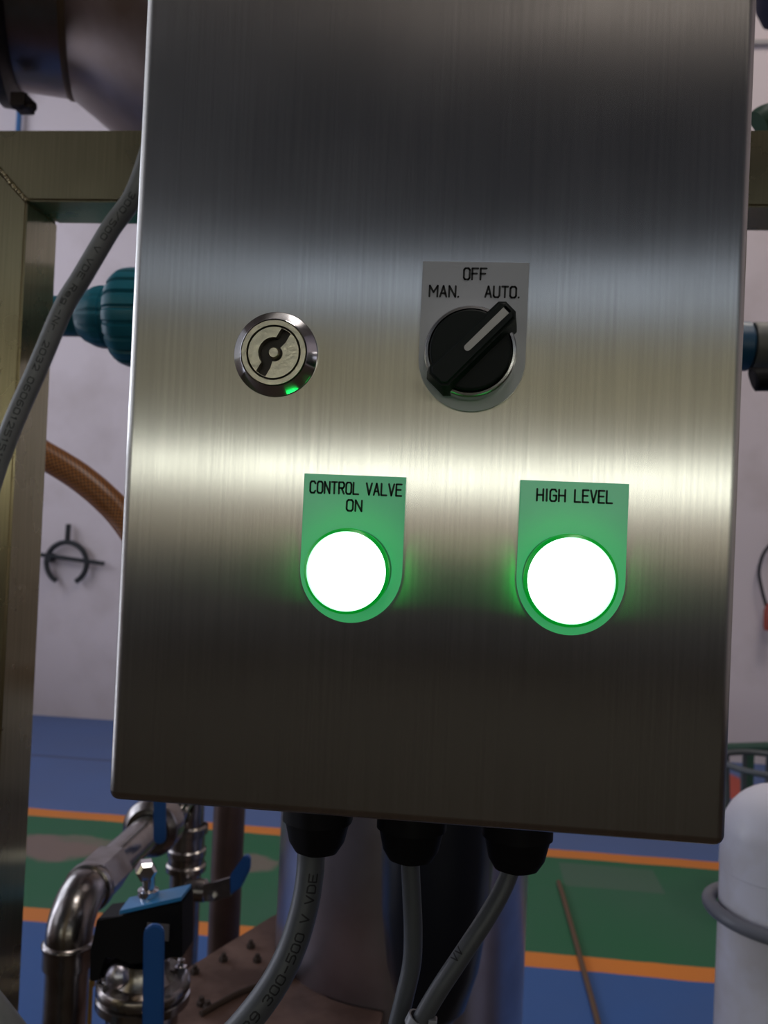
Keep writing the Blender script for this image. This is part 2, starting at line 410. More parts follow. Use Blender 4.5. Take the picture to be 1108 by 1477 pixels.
# left wall windows; rearmost and middle ones added for the vessel's highlight
DAY4 = emis('added_low_glow', (.80, .84, 1.0), 4.0)  # added low glowing panel, throws a highlight on the vessel
for (y0, y1) in ((-2.1, -.3), (.45, 1.45), (2.2, 4.2)):
    wi[0] += 1; fr = BM(); t = .06; z0, z1 = (.08 if .4 < y0 < 1 else 1.7), (2.5 if .4 < y0 < 1 else 4.3)
    box(fr, (XL, y0-t, z0-t), (XL+.06, y1+t, z0)); box(fr, (XL, y0-t, z1), (XL+.06, y1+t, z1+t))
    for y in (y0-t/2, (y0+y1)/2, y1+t/2): box(fr, (XL, y-t/2, z0), (XL+.06, y+t/2, z1))
    o = struct('window_%d' % wi[0], fr, WFR)
    for a, c in ((y0, (y0+y1)/2), ((y0+y1)/2, y1)):
        obj('pane', box(BM(), (XL+.01, a+t/2, z0), (XL+.03, c-t/2, z1)), DAY4 if .4 < y0 < 1 else DAY3, o)
# thin trim along the far wall, seen at the upper right
ta = P(1104, 58, YF-.02); tb = P(1104, 64, YF-.02)
slab('trim_1', (ta.x-.5, YF-.03, tb.z), (XR, YF, ta.z), mat('trim_paint', (.35, .33, .34), .7))

# ================================================================ CONTROL BOX
D0 = .28
bl, br = P(152, 1155, D0), P(1048, 1225, D0)
tl = P(210, 0, D0)
X0, X1 = (bl.x + tl.x)/2, (br.x + P(1095, 0, D0).x)/2
Z0 = (bl.z+br.z)/2; Z1 = Z0 + .315
boxo = thing('control_box', 'brushed stainless steel control box with two lit green lamps, in front of the steel frame', 'control box', ((X0+X1)/2, .35, Z0))
obj('door', box(BM(), (X0, D0, Z0), (X1, D0+.018, Z1), .0034, 6), STEEL, boxo, smooth=50)
obj('enclosure_body', box(BM(), (X0+.0025, D0+.0195, Z0+.0025), (X1-.0025, D0+.14, Z1-.0025), .002, 3), STEEL, boxo)
obj('door_gasket', box(BM(), (X0+.006, D0+.0175, Z0+.006), (X1-.006, D0+.0205, Z1-.006)), MATTBLACK, boxo)
for zc in (Z0+.06, Z1-.06):
    obj('wall_bracket', box(BM(), (X0+.03, D0+.14, zc-.012), (X1-.03, D0+.144, zc+.012)), FRAME, boxo)
bt = BM()
for xc in (X0+.06, X1-.06): box(bt, (xc-.01, D0+.142, 1.45), (xc+.01, .5605, 1.47))
obj('standoff', bt, FRAME, boxo)

YP = D0 - .0016     # face of the legend plates
def legend(parent, TL, TR, axis, R, lines, pm, seg=40):
    a, c = P(*TL, YP), P(*TR, YP); W = c.x-a.x; zt = (a.z+c.z)/2; xm = (a.x+c.x)/2
    pts = [Vector((a.x, YP, zt)), Vector((c.x, YP, zt))]
    for k in range(seg+1):
        t = -math.pi*k/seg
        pts.append(Vector((xm + W/2*math.cos(t), YP, axis.z + R*math.sin(t))))
    bm = BM(); prism(bm, pts, (0, .0014, 0))
    es = [e for e in bm.edges if all(abs(v.co.y-YP) < 1e-6 for v in e.verts)]
    bmesh.ops.bevel(bm, geom=es, offset=.0003, segments=2, affect='EDGES')
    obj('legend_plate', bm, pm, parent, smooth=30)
    lb = BM()
    for text, (x0, y0), (x1, y1), hpx in lines:
        p0, p1 = P(x0, y0, YP), P(x1, y1, YP); d = p1-p0; Lg = d.length; d = d/Lg
        up = Vector((-d.z, 0, d.x)); hh = hpx*D0/1250
        lettering(lb, text, Lg, hh, .00062, lambda u, v, p0=p0, d=d, up=up: p0 + d*u + up*v + Vector((0, -.00012, 0)))
    t = obj('lettering', lb, INK, parent, smooth=0)
    return xm, t

# ---- illuminated pilot lamps
LENS = emis('lit_lens', (.55, 1.0, .72), 7.0, (.1, .6, .3))
RIM = emis('lit_lens_rim', (.0, .22, .015), 1.0, (.0, .12, .02))
SIDE = emis('lit_cap_wall', (.0, .45, .05), 7.0, (.0, .25, .04))
LEGENDLIT = emis('legend_plate_lamp_glow', (.022, .15, .07), 1.0, (.13, .28, .21))  # green light of the lamps put into plate emission and base colour
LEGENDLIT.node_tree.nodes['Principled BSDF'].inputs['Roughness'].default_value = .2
def pilot(lens_px, rpx, legend_args, name_label):
    dl = D0 - .0125
    c = P(*lens_px, dl); ax = Vector((c.x, D0, c.z)); rl = rpx*dl/1250
    bm = BM()   # bezel collar at the plate
    lathe(bm, (ax.x, YP, ax.z), (0, -1, 0), [(rl*1.06, 0), (rl*1.06, .0012), (rl*1.02, .0036), (rl*.98, .0036), (rl*.97, 0)], 72)
    par = obj('pilot_lamp', bm, RIM if False else mat('green_collar', (.02, .22, .06), .3), boxo)
    tag(par, name_label)
    lathe_b = BM()  # translucent cap wall
    lathe(lathe_b, (ax.x, YP-.0002, ax.z), (0, -1, 0), [(rl*1.085, .0088), (rl*1.08, .0105), (rl*1.06, .0113), (rl*1.0, .0118), (rl*.99, .0112), (rl*.985, .0080)], 72)
    sb = BM(); lathe(sb, (ax.x, YP-.0002, ax.z), (0, -1, 0), [(rl*.99, .0037), (rl*1.083, .0089)], 72)
    obj('cap_wall', sb, SIDE, par)
    tag(obj('lens_rim', lathe_b, RIM, par), 'green translucent rim')
    lb = BM()
    lathe(lb, (ax.x, YP, ax.z), (0, -1, 0), [(rl*.975, .003), (rl*.975, .0100), (rl*.93, .0109), (rl*.6, .0114), (0, .0116)], 72)
    tag(obj('lens', lb, LENS, par), 'brightly lit green-white lens')
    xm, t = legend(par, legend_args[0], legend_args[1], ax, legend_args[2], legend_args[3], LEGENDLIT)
    return par, ax
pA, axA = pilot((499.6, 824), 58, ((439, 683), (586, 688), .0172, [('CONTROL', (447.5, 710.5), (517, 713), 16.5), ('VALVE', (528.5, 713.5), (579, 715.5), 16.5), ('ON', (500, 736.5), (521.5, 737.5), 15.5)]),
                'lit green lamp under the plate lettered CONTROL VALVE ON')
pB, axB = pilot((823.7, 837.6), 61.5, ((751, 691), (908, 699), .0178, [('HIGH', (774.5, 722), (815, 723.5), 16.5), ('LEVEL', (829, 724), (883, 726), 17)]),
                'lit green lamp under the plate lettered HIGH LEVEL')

# ---- selector switch
hc = P(678.6, 506.5, D0-.008); ax = Vector((hc.x, D0, hc.z)); rb = 67*(D0-.008)/1250
bm = BM(); lathe(bm, (ax.x, YP, ax.z), (0, -1, 0), [(rb*1.0, 0), (rb*1.0, .0055), (rb*.985, .0066), (rb*.96, .0072), (rb*.91, .0074), (rb*.895, .0060), (rb*.895, .001)], 96)
sel = obj('selector_switch', bm, mat('ring_chrome', (.85, .85, .86), .24, 1), boxo); tag(sel, 'black rotary selector switch in a chrome ring, turned to AUTO')
bm = BM(); rk = rb*.87
lathe(bm, (ax.x, YP, ax.z), (0, -1, 0), [(rk, .0012), (rk, .0080), (rk*.985, .0088), (rk*.93, .0092), (0, .0092)], 96)
obj('knob_base', bm, BLACK, sel)
ang = math.radians(46); dv = Vector((math.cos(ang), 0, math.sin(ang))); pv = Vector((-dv.z, 0, dv.x))
y1_ = YP - .0090; y2_ = YP - .0160
def ring_pts(L0, L1, wd, y, wd2=None):
    wd2 = wd2 or wd; c = Vector((ax.x, y, ax.z)); k = .0016
    return [c+dv*L1+pv*(wd2-k), c+dv*(L1-k)+pv*wd2, c-dv*(L0-k)+pv*wd, c-dv*L0+pv*(wd-k), c-dv*L0-pv*(wd-k), c-dv*(L0-k)-pv*wd, c+dv*(L1-k)-pv*wd2, c+dv*L1-pv*(wd2-k)]
bm = BM()
A = [bm.verts.new(p) for p in ring_pts(.0155, .0166, .0054, y1_+.006)]; B = [bm.verts.new(p) for p in ring_pts(.0148, .0168, .0040, y2_, .0036)]
bm.faces.new(A); bm.faces.new(B[::-1])
for i in range(8): bm.faces.new((A[i], A[(i+1) % 8], B[(i+1) % 8], B[i]))
bmesh.ops.bevel(bm, geom=[e for e in bm.edges if all(abs(v.co.y-y2_) < 1e-6 for v in e.verts)], offset=.0009, segments=3, affect='EDGES')
obj('knob_grip', bm, BLACK, sel, smooth=50)
bm = BM(); c = Vector((ax.x, y2_-.00025, ax.z)) - dv*.0012; pts = []
hw, LL = .00105, .0168
for k in range(9): a = math.pi/2+math.pi*k/8; pts.append(c + dv*(hw*math.cos(a)) + pv*(hw*math.sin(a)))
pts += [c+dv*LL-pv*hw*1.15, c+dv*LL+pv*hw*1.15]
prism(bm, pts, (0, .0006, 0)); obj('pointer_mark', bm, WHITEM, sel)
# the mark runs down the grip's end
bm = BM(); e0 = c+dv*LL
box_pts = [e0-pv*hw*1.15, e0+pv*hw*1.15, e0+pv*hw*1.15+dv*.0008+Vector((0, .005, 0)), e0-pv*hw*1.15+dv*.0008+Vector((0, .005, 0))]
prism(bm, box_pts, dv*-.0008); obj('pointer_mark', bm, WHITEM, sel)
legend(sel, (610, 376.6), (764, 378), Vector((ax.x, D0, P(681, 518, YP).z)), .0168, [('OFF', (669, 403), (701.5, 403.5), 16), ('MAN.', (619.5, 427.5), (663, 428.5), 15.5), ('AUTO.', (700, 428.5), (750, 429.5), 15.5)], LEGEND)

# ---- quarter-turn lock
lc = P(398.3, 511.7, D0); R0 = 62.5*D0/1250
bm = BM(); lathe(bm, lc, (0, -1, 0), [(R0, 0), (R0, .0006), (R0*.985, .0010), (R0*.80, .0036), (R0*.785, .0037)], 96)
lock = obj('quarter_turn_lock', bm, CHROME, boxo); tag(lock, 'round chrome key lock with a slotted core and centre pin')
Rr = 48.7*(D0-.0038)/1250; Rg = 40*(D0-.0038)/1250
bm = BM(); lathe(bm, lc, (0, -1, 0), [(Rr, .0030), (Rr, .0036), (Rr*.98, .0040), (Rg*1.02, .0040), (Rg, .0036), (Rg, .0010)], 96)
obj('lock_ring', bm, SATIN, lock)
bm = BM(); lathe(bm, lc, (0, -1, 0), [(Rg, .0004), (0, .0005)], 48); obj('recess_floor', bm, DARKMETAL, lock)
Rc = Rg*.945; n = 240; phi = math.radians(61); sw = .0016; rc = .0050
def rh(t):
    # circle opening plus a slot through it along phi, offset wings as in a double-bit lock
    r = rc
    for s_, off in ((0, .0002), (math.pi, .0002)):
        d = t-(phi+s_); cs, sn = math.cos(d), math.sin(d)
        if cs > 0 and abs(sn)*Rc < sw*(1+.0) + off: r = max(r, Rc*.985)
        elif cs > 0 and sn != 0: r = max(r, min(Rc*.985, (sw+off)/abs(sn)))
    return r
bm = BM(); o1, i1, i0, o0 = [], [], [], []
for k in range(n):
    t = 2*math.pi*k/n; d = Vector((math.cos(t), 0, math.sin(t)))
    o1.append(bm.verts.new(lc+d*Rc+Vector((0, -.0040, 0)))); o0.append(bm.verts.new(lc+d*Rc+Vector((0, -.0008, 0))))
    i1.append(bm.verts.new(lc+d*rh(t)+Vector((0, -.0040, 0)))); i0.append(bm.verts.new(lc+d*rh(t)+Vector((0, -.0008, 0))))
for A, B in ((o0, o1), (o1, i1), (i1, i0)):
    for k in range(n): bm.faces.new((A[k], A[(k+1) % n], B[(k+1) % n], B[k]))
obj('lock_core', bm, SATIN, lock, smooth=30)
bm = BM(); lathe(bm, lc, (0, -1, 0), [(.0019, .0004), (.0019, .0035), (.0015, .0040), (0, .0040)], 32); obj('centre_pin', bm, SATIN, lock)
# lower step inside the opening, towards the lower right
bm = BM(); stp = []
for k in range(25):
    t = phi-math.pi+.25 + (math.pi-.5)*k/24; stp.append(lc + Vector((math.cos(t)*rc*.99, -.0008, math.sin(t)*rc*.99)))
for k in range(25):
    t = phi-.25 - (math.pi-.5)*k/24; stp.append(lc + Vector((math.cos(t)*.0026, -.0008, math.sin(t)*.0026)))
prism(bm, stp, (0, -.0012, 0)); obj('inner_step', bm, SATIN, lock)

# ---- cable glands under the box
YG = D0 + .045
def gland(px, pyb, rpx=51):
    c = P(px, pyb, YG); r = rpx*YG/1250; h = Z0 - c.z
    bm = BM(); mod = lambda k, n, t: 1 + .022*math.cos(6*2*math.pi*k/n)
    lathe(bm, (c.x, YG, Z0+.003), (0, 0, -1), [(r*.98, 0), (r*.98, .009)], 72, lambda k, n, t: 1+.05*math.cos(6*2*math.pi*k/n))
    lathe(bm, (c.x, YG, Z0+.003), (0, 0, -1), [(r*.9, .009), (r*1.0, .0095), (r*1.0, .012+h*.25), (r*.95, h*.55+.003), (r*.80, h*.86+.003), (r*.62, h+.003), (r*.43, h+.0032), (r*.42, h-.014)], 72, mod)
    obj('cable_gland', bm, MATTBLACK, boxo)
    return Vector((c.x, YG, c.z))
g1 = gland(457, 1225); g2 = gland(592, 1237); g3 = gland(744, 1250)

# ================================================================ CABLES
def cable(name, label, pts, r, m, prints=(), per=12):
    path = spline(pts, per)
    o = obj(name, tube(BM(), path, r, 20), m); tag(o, label, 'cable', 'cables leaving the glands' if name == 'outgoing_cable' else None)
    T, X = frames(path); L = [0]
    for a, c in zip(path, path[1:]): L.append(L[-1]+(c-a).length)
    def at(s_):
        for i in range(len(L)-1):
            if L[i+1] >= s_ or i == len(L)-2:
                t = (s_-L[i])/(L[i+1]-L[i]); return path[i].lerp(path[i+1], t), T[i].lerp(T[i+1], t).normalized()
    for text, s0, length, h, st, flip, shift in prints:
        bm = BM()
        def mp_(u, v):
            s_ = s0 + (u if not flip else length-u)
            p, t = at(s_)
            view = (CAM-p).normalized(); side = t.cross(view).normalized()      # side lies across the cable, as it faces the aisle
            out = side.cross(t).normalized()
            if out.dot(view) < 0: out = -out
            sgn = 1 if not flip else -1
            a = sgn*(v-h/2)/r + shift
            return p + (out*math.cos(a) + side*-1*math.sin(a))*(r+.00012)
        lettering(bm, text, length, h, st, mp_, True)
        obj('printed_marking', bm, PRINT, o, smooth=0)
    return o
yc = .5525
ca = [P(260, 60, .552), P(232, 165, .552), P(196, 275, yc), P(159, 331, yc-.002), P(118, 400, yc-.005), P(91, 445, yc-.007), P(53, 534, yc-.012), P(17, 616, yc-.018), P(-14, 702, yc-.024), P(-34, 790, yc-.032),
      P(-62, 900, .50), P(-95, 1050, .47), P(-98, 1220, .44), P(-65, 1370, .42), P(0, 1465, .41), P(80, 1560, .42), P(170, 1640, .45)]
cable('signal_cable', 'grey printed cable slanting across the upper left of the steel frame', ca, .0066, CABLE,
      [('300/500 V VDE Reg.-Nr. 2032 060601251513', .106, .20, .0034, .0006, False, -.15)])
c1 = [Vector((g1.x-.002, YG, g1.z+.012)), P(449, 1228, YG), P(447, 1262, YG-.001), P(440, 1305, YG-.003), P(424, 1360, YG-.006), P(398, 1415, YG-.01), P(360, 1468, YG-.014), P(310, 1520, YG-.016), P(240, 1570, YG-.01)]
cable('outgoing_cable', 'thick grey cable curving left out of the left cable gland', c1, .0053, CABLED,
      [('0129 300-500 V VDE', .020, .064, .0030, .0006, True, .25)])
c2 = [Vector((g2.x, YG, g2.z+.012)), P(592, 1240, YG), P(594, 1290, YG), P(596, 1340, YG), P(594, 1390, YG), P(583, 1440, YG), P(571, 1490, YG), P(560, 1560, YG)]
cable('outgoing_cable', 'thin grey cable hanging straight down from the middle cable gland', c2, .0035, CABLED)
c3 = [Vector((g3.x, YG, g3.z+.012)), P(737, 1252, YG), P(724, 1285, YG-.002), P(700, 1327, YG-.005), P(665, 1380, YG-.008), P(635, 1425, YG-.01), P(612, 1464, YG-.011), P(592, 1505, YG-.011), P(575, 1560, YG-.006)]
cable('outgoing_cable', 'thin grey cable slanting left from the right cable gland', c3, .0034, CABLED,
      [('VV', .046, .0045, .0028, .0005, True, -.5)])
# tie where the two thin cables meet
p = P(606, 1468, YG-.011)
bm = BM(); lathe(bm, p, (P(592, 1505, YG)-P(635, 1425, YG)), [(.0037, 0), (.0044, 0), (.0044, .0035), (.0037, .0035), (.0037, 0)], 24)
ct = obj('cable_tie', bm, mat('clear_nylon', (.35, .36, .38), .3)); tag(ct, 'pale nylon tie around the slanting thin cable at the bottom edge', 'cable tie')
bm = BM(); box(bm, p+Vector((.0030, -.004, -.0035)), p+Vector((.0062, .0, .0015)), .0006); obj('tie_head', bm, mat('clear_nylon_head', (.3, .31, .33), .3), ct)

# ================================================================ STEEL FRAME
Y1 = .56; T_ = .045
zt = P(100, 187, Y1).z; zb = P(100, 290, Y1).z
xr = P(11, 850, Y1).x; xl = xr - (zt-zb)
fr = thing('equipment_stand', 'welded square-tube stainless steel frame holding the control box', 'frame', (xr, Y1, 0))
bm = BM()
prism(bm, [Vector((xl, Y1, zt)), Vector((.62, Y1, zt)), Vector((.62, Y1, zb)), Vector((xr, Y1, zb))], (0, T_, 0))
bmesh.ops.bevel(bm, geom=[e for e in bm.edges], offset=.0016, segments=3, affect='EDGES')
obj('horizontal_beam', bm, FRAME, fr)
bm = BM()
prism(bm, [Vector((xl, Y1, zt-.0003)), Vector((xr, Y1, zb-.0003)), Vector((xr, Y1, 0)), Vector((xl, Y1, 0))], (0, T_, 0))
bmesh.ops.bevel(bm, geom=[e for e in bm.edges], offset=.0016, segments=3, affect='EDGES')
obj('upright_post', bm, FRAME, fr)
bm = BM(); box(bm, (.575, Y1, 0), (.62, Y1+T_, zb), .0016); obj('upright_post', bm, FRAME, fr)
a, c = Vector((xl, Y1-.0003, zt)), Vector((xr, Y1-.0003, zb))
bm = BM()
for k in range(30):
    t = (k+.5)/30; q = a.lerp(c, t) + Vector((random.uniform(-.0006, .0006), 0, random.uniform(-.0006, .0006)))
    bmesh.ops.create_icosphere(bm, subdivisions=1, radius=.0014, matrix=Matrix.Translation(q))
tag(obj('weld_bead', bm, mat('weld_metal', (.35, .30, .20), .4, .9), fr), 'rippled weld along the mitred corner')

# ================================================================ TEAL PVC UNION (left of the box)
YT = .70
c = P(176, 458, YT); k_ = YT/1250
un = thing('pvc_union', 'dark teal plastic pipe union between the post and the control box', 'pipe union', (c.x, YT, c.z))
rib = lambda k, n, t: 1 - .05*(1 if (k % (n//20)) < 2 else 0)
bm = BM(); R = 73*k_
lathe(bm, (c.x-6*k_, YT, c.z), (1, 0, 0), [(R*.62, 0), (R*.88, .0005), (R*.96, .005), (R*.99, .009), (R, .013), (R, .060), (R*.9, .064)], 160, rib)
obj('union_nut', bm, TEAL, un)
bm = BM(); R2 = 46.5*k_
lathe(bm, (c.x-62*k_, YT, c.z), (1, 0, 0), [(R2*.68, 0), (R2*.80, .004), (R2*.96, .013), (R2, .018), (R2, .023), (R2*.965, .0235), (R2*.965, .040)], 120, lambda k, n, t: 1 - .03*(1 if (k % 10) < 2 and t > .01 else 0))
obj('socket', bm, TEAL, un)
bm = BM(); lathe(bm, (c.x-.5, YT, c.z), (1, 0, 0), [(30*k_, 0), (30*k_, .5-48*k_)], 40); obj('pipe', bm, TEAL, un)
bm = BM(); lathe(bm, (c.x+.05, YT, c.z), (1, 0, 0), [(30*k_, 0), (30*k_, .2)], 40); obj('pipe', bm, TEAL, un)
# ---- valve on the right edge
YV = .78; k_ = YV/1250; c = P(1085, 500, YV)
vv = thing('pvc_valve', 'grey plastic valve with a blue collar at the right edge of the picture', 'valve', (c.x, YV, c.z))
bm = BM(); lathe(bm, (c.x-.05, YV, c.z), (1, 0, 0), [(28*k_, 0), (34*k_, .001), (34*k_, .0460), (30*k_, .0475), (28*k_, .0480), (28*k_, .052)], 64)
tag(obj('collar', bm, BLUEPVC, vv), 'blue plastic collar')
bm = BM(); lathe(bm, (c.x-.0015, YV, c.z), (1, 0, 0), [(27*k_, 0), (33*k_, .0005), (34*k_, .003), (34*k_, .075), (28*k_, .08), (20*k_, .081), (20*k_, .4)], 64)
obj('valve_body', bm, GREYPVC, vv)
bm = BM(); hcen = P(1104, 547, YV-.02)
tube(bm, spline([hcen+Vector((-.0105, 0, -.001)), hcen+Vector((-.004, 0, 0)), hcen+Vector((.03, 0, .001)), hcen+Vector((.05, 0, .001))], 8), lambda t: .0102*(1-(1-min(1, t*4+.12))**3)**.5, 18)
tag(obj('handle', bm, MATTBLACK, vv), 'black rounded handle')
bm = BM(); lathe(bm, hcen+Vector((.028, .004, -.004)), (0, .3, 1), [(.008, 0), (.008, .03)], 20); obj('handle_stem', bm, MATTBLACK, vv)

# ================================================================ ORANGE HOSE
YH = .92
hp = [P(-70, 600, YH), P(0, 622, YH), P(68, 659, YH), P(112, 686, YH), P(150, 717, YH), P(182, 752, YH), P(235, 830, YH-.01), P(300, 920, YH-.03), P(360, 985, YH-.05), P(398, 1005, YH-.06)]
ho = obj('braided_hose', tube(BM(), spline(hp, 14), .0158, 28), HOSE); tag(ho, 'orange-brown braided hose passing behind the post and the control box', 'hose')

# ================================================================ VESSEL COLUMN, TANK ABOVE
YC = .97; k_ = YC/1250
cc = P(575, 1400, YC); rC = .1375
col_t = thing('process_vessel', 'stainless steel vessel behind the box, with a brownish cone and neck at upper left', 'vessel', (cc.x, YC, .888))
zref = PZ(330, 1400, .86).z
PZ0 = .885
bm = BM(); lathe(bm, (cc.x, YC, 0), (0, 0, 1), [(rC, 0), (rC, PZ0+.905)], 96); obj('shell', bm, COLUMN, col_t)
# horizontal tank with reducer, upper left
zt_b = P(60, 140, 1.0).z; rT = .13
YTk = .97
ztk = zt_b + rT*.97
tk = col_t
ta_ = math.radians(20); AX = Vector((math.cos(ta_), math.sin(ta_), 0))
S_ = P(99, 128, YTk); CT = S_ + Vector((0, 0, rT))
bm = BM(); lathe(bm, CT-AX*.6, AX, [(0, 0), (rT, .0), (rT, .6)], 96); tag(obj('neck', bm, TANK, tk), 'brownish horizontal neck')
bm = BM(); lathe(bm, CT, AX, [(rT, 0), (rT*1.03, .006), (rT+.078, .12), (rT+.084, .135), (rT+.084, .6), (rT, .66), (0, .68)], 96); tag(obj('cone_shell', bm, TANK, tk), 'brownish cone')
bm = BM(); lathe(bm, CT, AX, [(rT, -.005), (rT+.0022, -.002), (rT+.0022, .003), (rT+.001, .006)], 96); tag(obj('weld_seam', bm, mat('stained_weld', (.16, .10, .06), .55, .7), tk), 'rust-stained weld ring')
# clamp around the neck
CC_ = CT - AX*.072
cl = thing('pipe_clamp', 'dark band clamp with a bolt lug round the tank neck', 'clamp', CC_-Vector((0, 0, rT)))
bm = BM(); lathe(bm, CC_-AX*.014, AX, [(rT+.0005, 0), (rT+.010, .002), (rT+.021, .008), (rT+.021, .020), (rT+.010, .026), (rT+.0005, .028)], 96)
CLM = mat('dark_rusty_clamp', (.05, .035, .03), .5, .7, noise=(40, (.02, .015, .012), .3, .6)); obj('band', bm, CLM, cl)
q = P(34, 150, CC_.y-.01)
bm = BM(); lathe(bm, q+Vector((-.012, 0, 0)), (1, 0, -.12), [(.0, 0), (.006, .0), (.006, .010), (.0035, .011), (.0035, .020), (.005, .021), (.005, .026), (0, .027)], 8); obj('clamp_bolt', bm, CLM, cl)
bm = BM(); box(bm, q+Vector((-.014, -.006, -.004)), q+Vector((.004, .02, .012)), .002); obj('bolt_lug', bm, CLM, cl)

# ---- black round-bottomed form in front of the column
YK = .655; k_ = YK/1250
ca_ = P(628, 1300, YK); rK = 80*k_; zlow = P(612, 1476, YK).z
bm = BM(); prof = [(0, 0), (rK*.35, .003), (rK*.62, .016), (rK*.82, .045), (rK*.95, .085), (rK, .13), (rK, .60), (rK*.7, .62), (0, .625)]
lathe(bm, (ca_.x, YK, zlow), (0, 0, 1), prof, 64)
kan = thing('black_form', 'black round-bottomed form behind the middle cable gland', 'black_form', (ca_.x, YK, zlow))
BLG = mat('gloss_black_blue', (.004, .006, .012), .3); obj('shell', bm, BLG, kan)
bm = BM(); box(bm, (ca_.x-.02, Y1+T_, zb+.004), (ca_.x+.02, Y1+T_+.02, zt-.004)); obj('hanger_plate', bm, DARKBRACKET, kan)
zk = zlow+.60
bm = BM(); box(bm, (ca_.x-.01, Y1+T_+.008, zk-.03), (ca_.x+.01, Y1+T_+.018, zb+.02)); obj('hanger_strap', bm, DARKBRACKET, kan)

# ================================================================ RUSTY PUMP CASING under the column
def Z(px, py, z): return PZ(px, py, z)
zP = PZ0
out = [(218, 1500), (228, 1452), (246, 1418), (268, 1398), (330, 1360), (392, 1322), (440, 1300), (500, 1300), (540, 1380), (560, 1450), (520, 1540), (400, 1590), (260, 1570)]
pts = [Z(x, y, zP) for x, y in out]
def clear(q_, off):          # the casing ends where the vessel's shell begins
    res = []
    for a_, b_ in zip(q_, q_[1:]+q_[:1]):
        for j in range(8):
            p_ = Vector(a_).lerp(Vector(b_), j/8); dx_, dy_ = p_.x-cc.x, p_.y-YC; L_ = math.hypot(dx_, dy_)
            if L_ < rC+off: p_.x = cc.x+dx_/L_*(rC+off); p_.y = YC+dy_/L_*(rC+off)
            if not res or (p_-res[-1]).length > .004: res.append(p_)
    return res
pts = clear(pts, .0015)
pc = thing('pump_casing', 'rust-brown bolted pump casing at the foot of the steel column', 'pump', (cc.x-.1, YC, 0))
bm = BM(); prism(bm, [Vector(p) for p in pts], (0, 0, -.028))
bmesh.ops.bevel(bm, geom=[e for e in bm.edges if all(abs(v.co.z-zP) < 1e-5 for v in e.verts)], offset=.0012, segments=2, affect='EDGES')
obj('cover_plate', bm, RUST, pc)
cen = sum((Vector(p) for p in pts), Vector())/len(pts)
bm = BM(); prism(bm, clear([cen+(Vector(p)-cen)*.93+Vector((0, 0, -.0281)) for p in pts], .003), (0, 0, -.12)); obj('casing_body', bm, RUST, pc)
bm = BM(); prism(bm, [Vector((cen.x-.09, cen.y-.08, zP-.148)), Vector((cen.x+.09, cen.y-.08, zP-.148)), Vector((cen.x+.09, cen.y+.08, zP-.148)), Vector((cen.x-.09, cen.y+.08, zP-.148))], (0, 0, -(zP-.148))); obj('pedestal', bm, RUST, pc)
# raised lip (the dark curved seam)
lp = [Z(x, y, zP+.003) for x, y in ((290, 1462), (320, 1445), (345, 1432), (378, 1420), (410, 1410), (425, 1406))]
bm = tube(BM(), spline(lp, 6), .0028, 8); tag(obj('raised_seam', bm, mat('dark_rust', (.05, .03, .02), .8), pc), 'dark curved seam')
BOLT = mat('dark_rust_bolt', (.045, .028, .02), .8)
for (x, y) in ((281, 1404), (322, 1386), (362, 1367), (371, 1387), (384, 1409), (291, 1450), (300, 1456)):
    p = Z(x, y, zP)
    bm = BM(); lathe(bm, p-Vector((0, 0, .001)), (random.uniform(-.1, .1), 0, 1), [(.0048, 0), (.0048, .005), (.0028, .0052), (.0026, .009), (0, .0092)], 6); obj('bolt', bm, BOLT, pc, smooth=20)

# ================================================================ STAINLESS PIPE RUN, lower left
def pp(px, py, d): return P(px, py, d)
ya = .745; ks = ya/1250
hor = P(138, 1279, .775)      # a point on the axis of the horizontal leg
za = hor.z; xa = P(98, 1378, .735).x
rp = .0188; rb_ = .030
run = thing('pipe_run', 'stainless steel pipe run at lower left, big elbow with collar, union ring and riser', 'pipe', (xa, ya-.04, 0))
yv = .735                    # vertical leg
bm = BM()
el = [Vector((xa, yv, za-rb_-.012))] + [Vector((xa, yv+rb_-rb_*math.cos(t), za-rb_+rb_*math.sin(t))) for t in [math.pi/2*i/14 for i in range(15)]] + [Vector((xa, yv+rb_+.004, za))]
tube(bm, el, .0200, 36); obj('elbow', bm, PIPE, run)
bm = BM(); lathe(bm, (xa, yv, 0), (0, 0, 1), [(rp, 0), (rp, za-rb_-.02)], 40); obj('riser', bm, PIPE, run)
bm = BM(); lathe(bm, (xa, yv, za-rb_-.023), (0, 0, 1), [(.019, 0), (.0214, .001), (.0216, .003), (.0216, .0165), (.0226, .018), (.0226, .0205), (.0214, .022), (.0200, .023)], 48); obj('collar', bm, PIPE, run)
bm = BM(); lathe(bm, (xa, yv+rb_+.002, za), (0, 1, 0), [(.0200, 0), (.0222, .001), (.0227, .004), (.0227, .009), (.0215, .011), (.019, .013)], 48); obj('collar', bm, PIPE, run)
bm = BM(); lathe(bm, (xa, yv+rb_+.012, za), (0, 1, 0), [(.0215, 0), (.0222, .002), (.0222, .045), (.019, .050), (.0175, .052)], 6); obj('hex_nipple', bm, PIPE, run, smooth=20)
bm = BM(); lathe(bm, (xa, yv+rb_+.045, za), (0, 1, 0), [(.0178, 0), (.0178, .125)], 36); obj('pipe', bm, PIPE, run)
yu = .925
bm = BM(); lathe(bm, (xa, yu, za), (0, 1, 0), [(.0187, -.006), (.024, -.006), (.030, 0), (.0315, .003), (.0315, .024), (.028, .027), (.0187, .028)], 48); obj('union_ring', bm, PIPE, run)
bm = BM(); lathe(bm, (xa, yu+.028, za), (0, 1, 0), [(.021, 0), (.025, .002), (.025, .04), (.0195, .044), (.0195, .075)], 40); obj('valve_body', bm, PIPE, run)
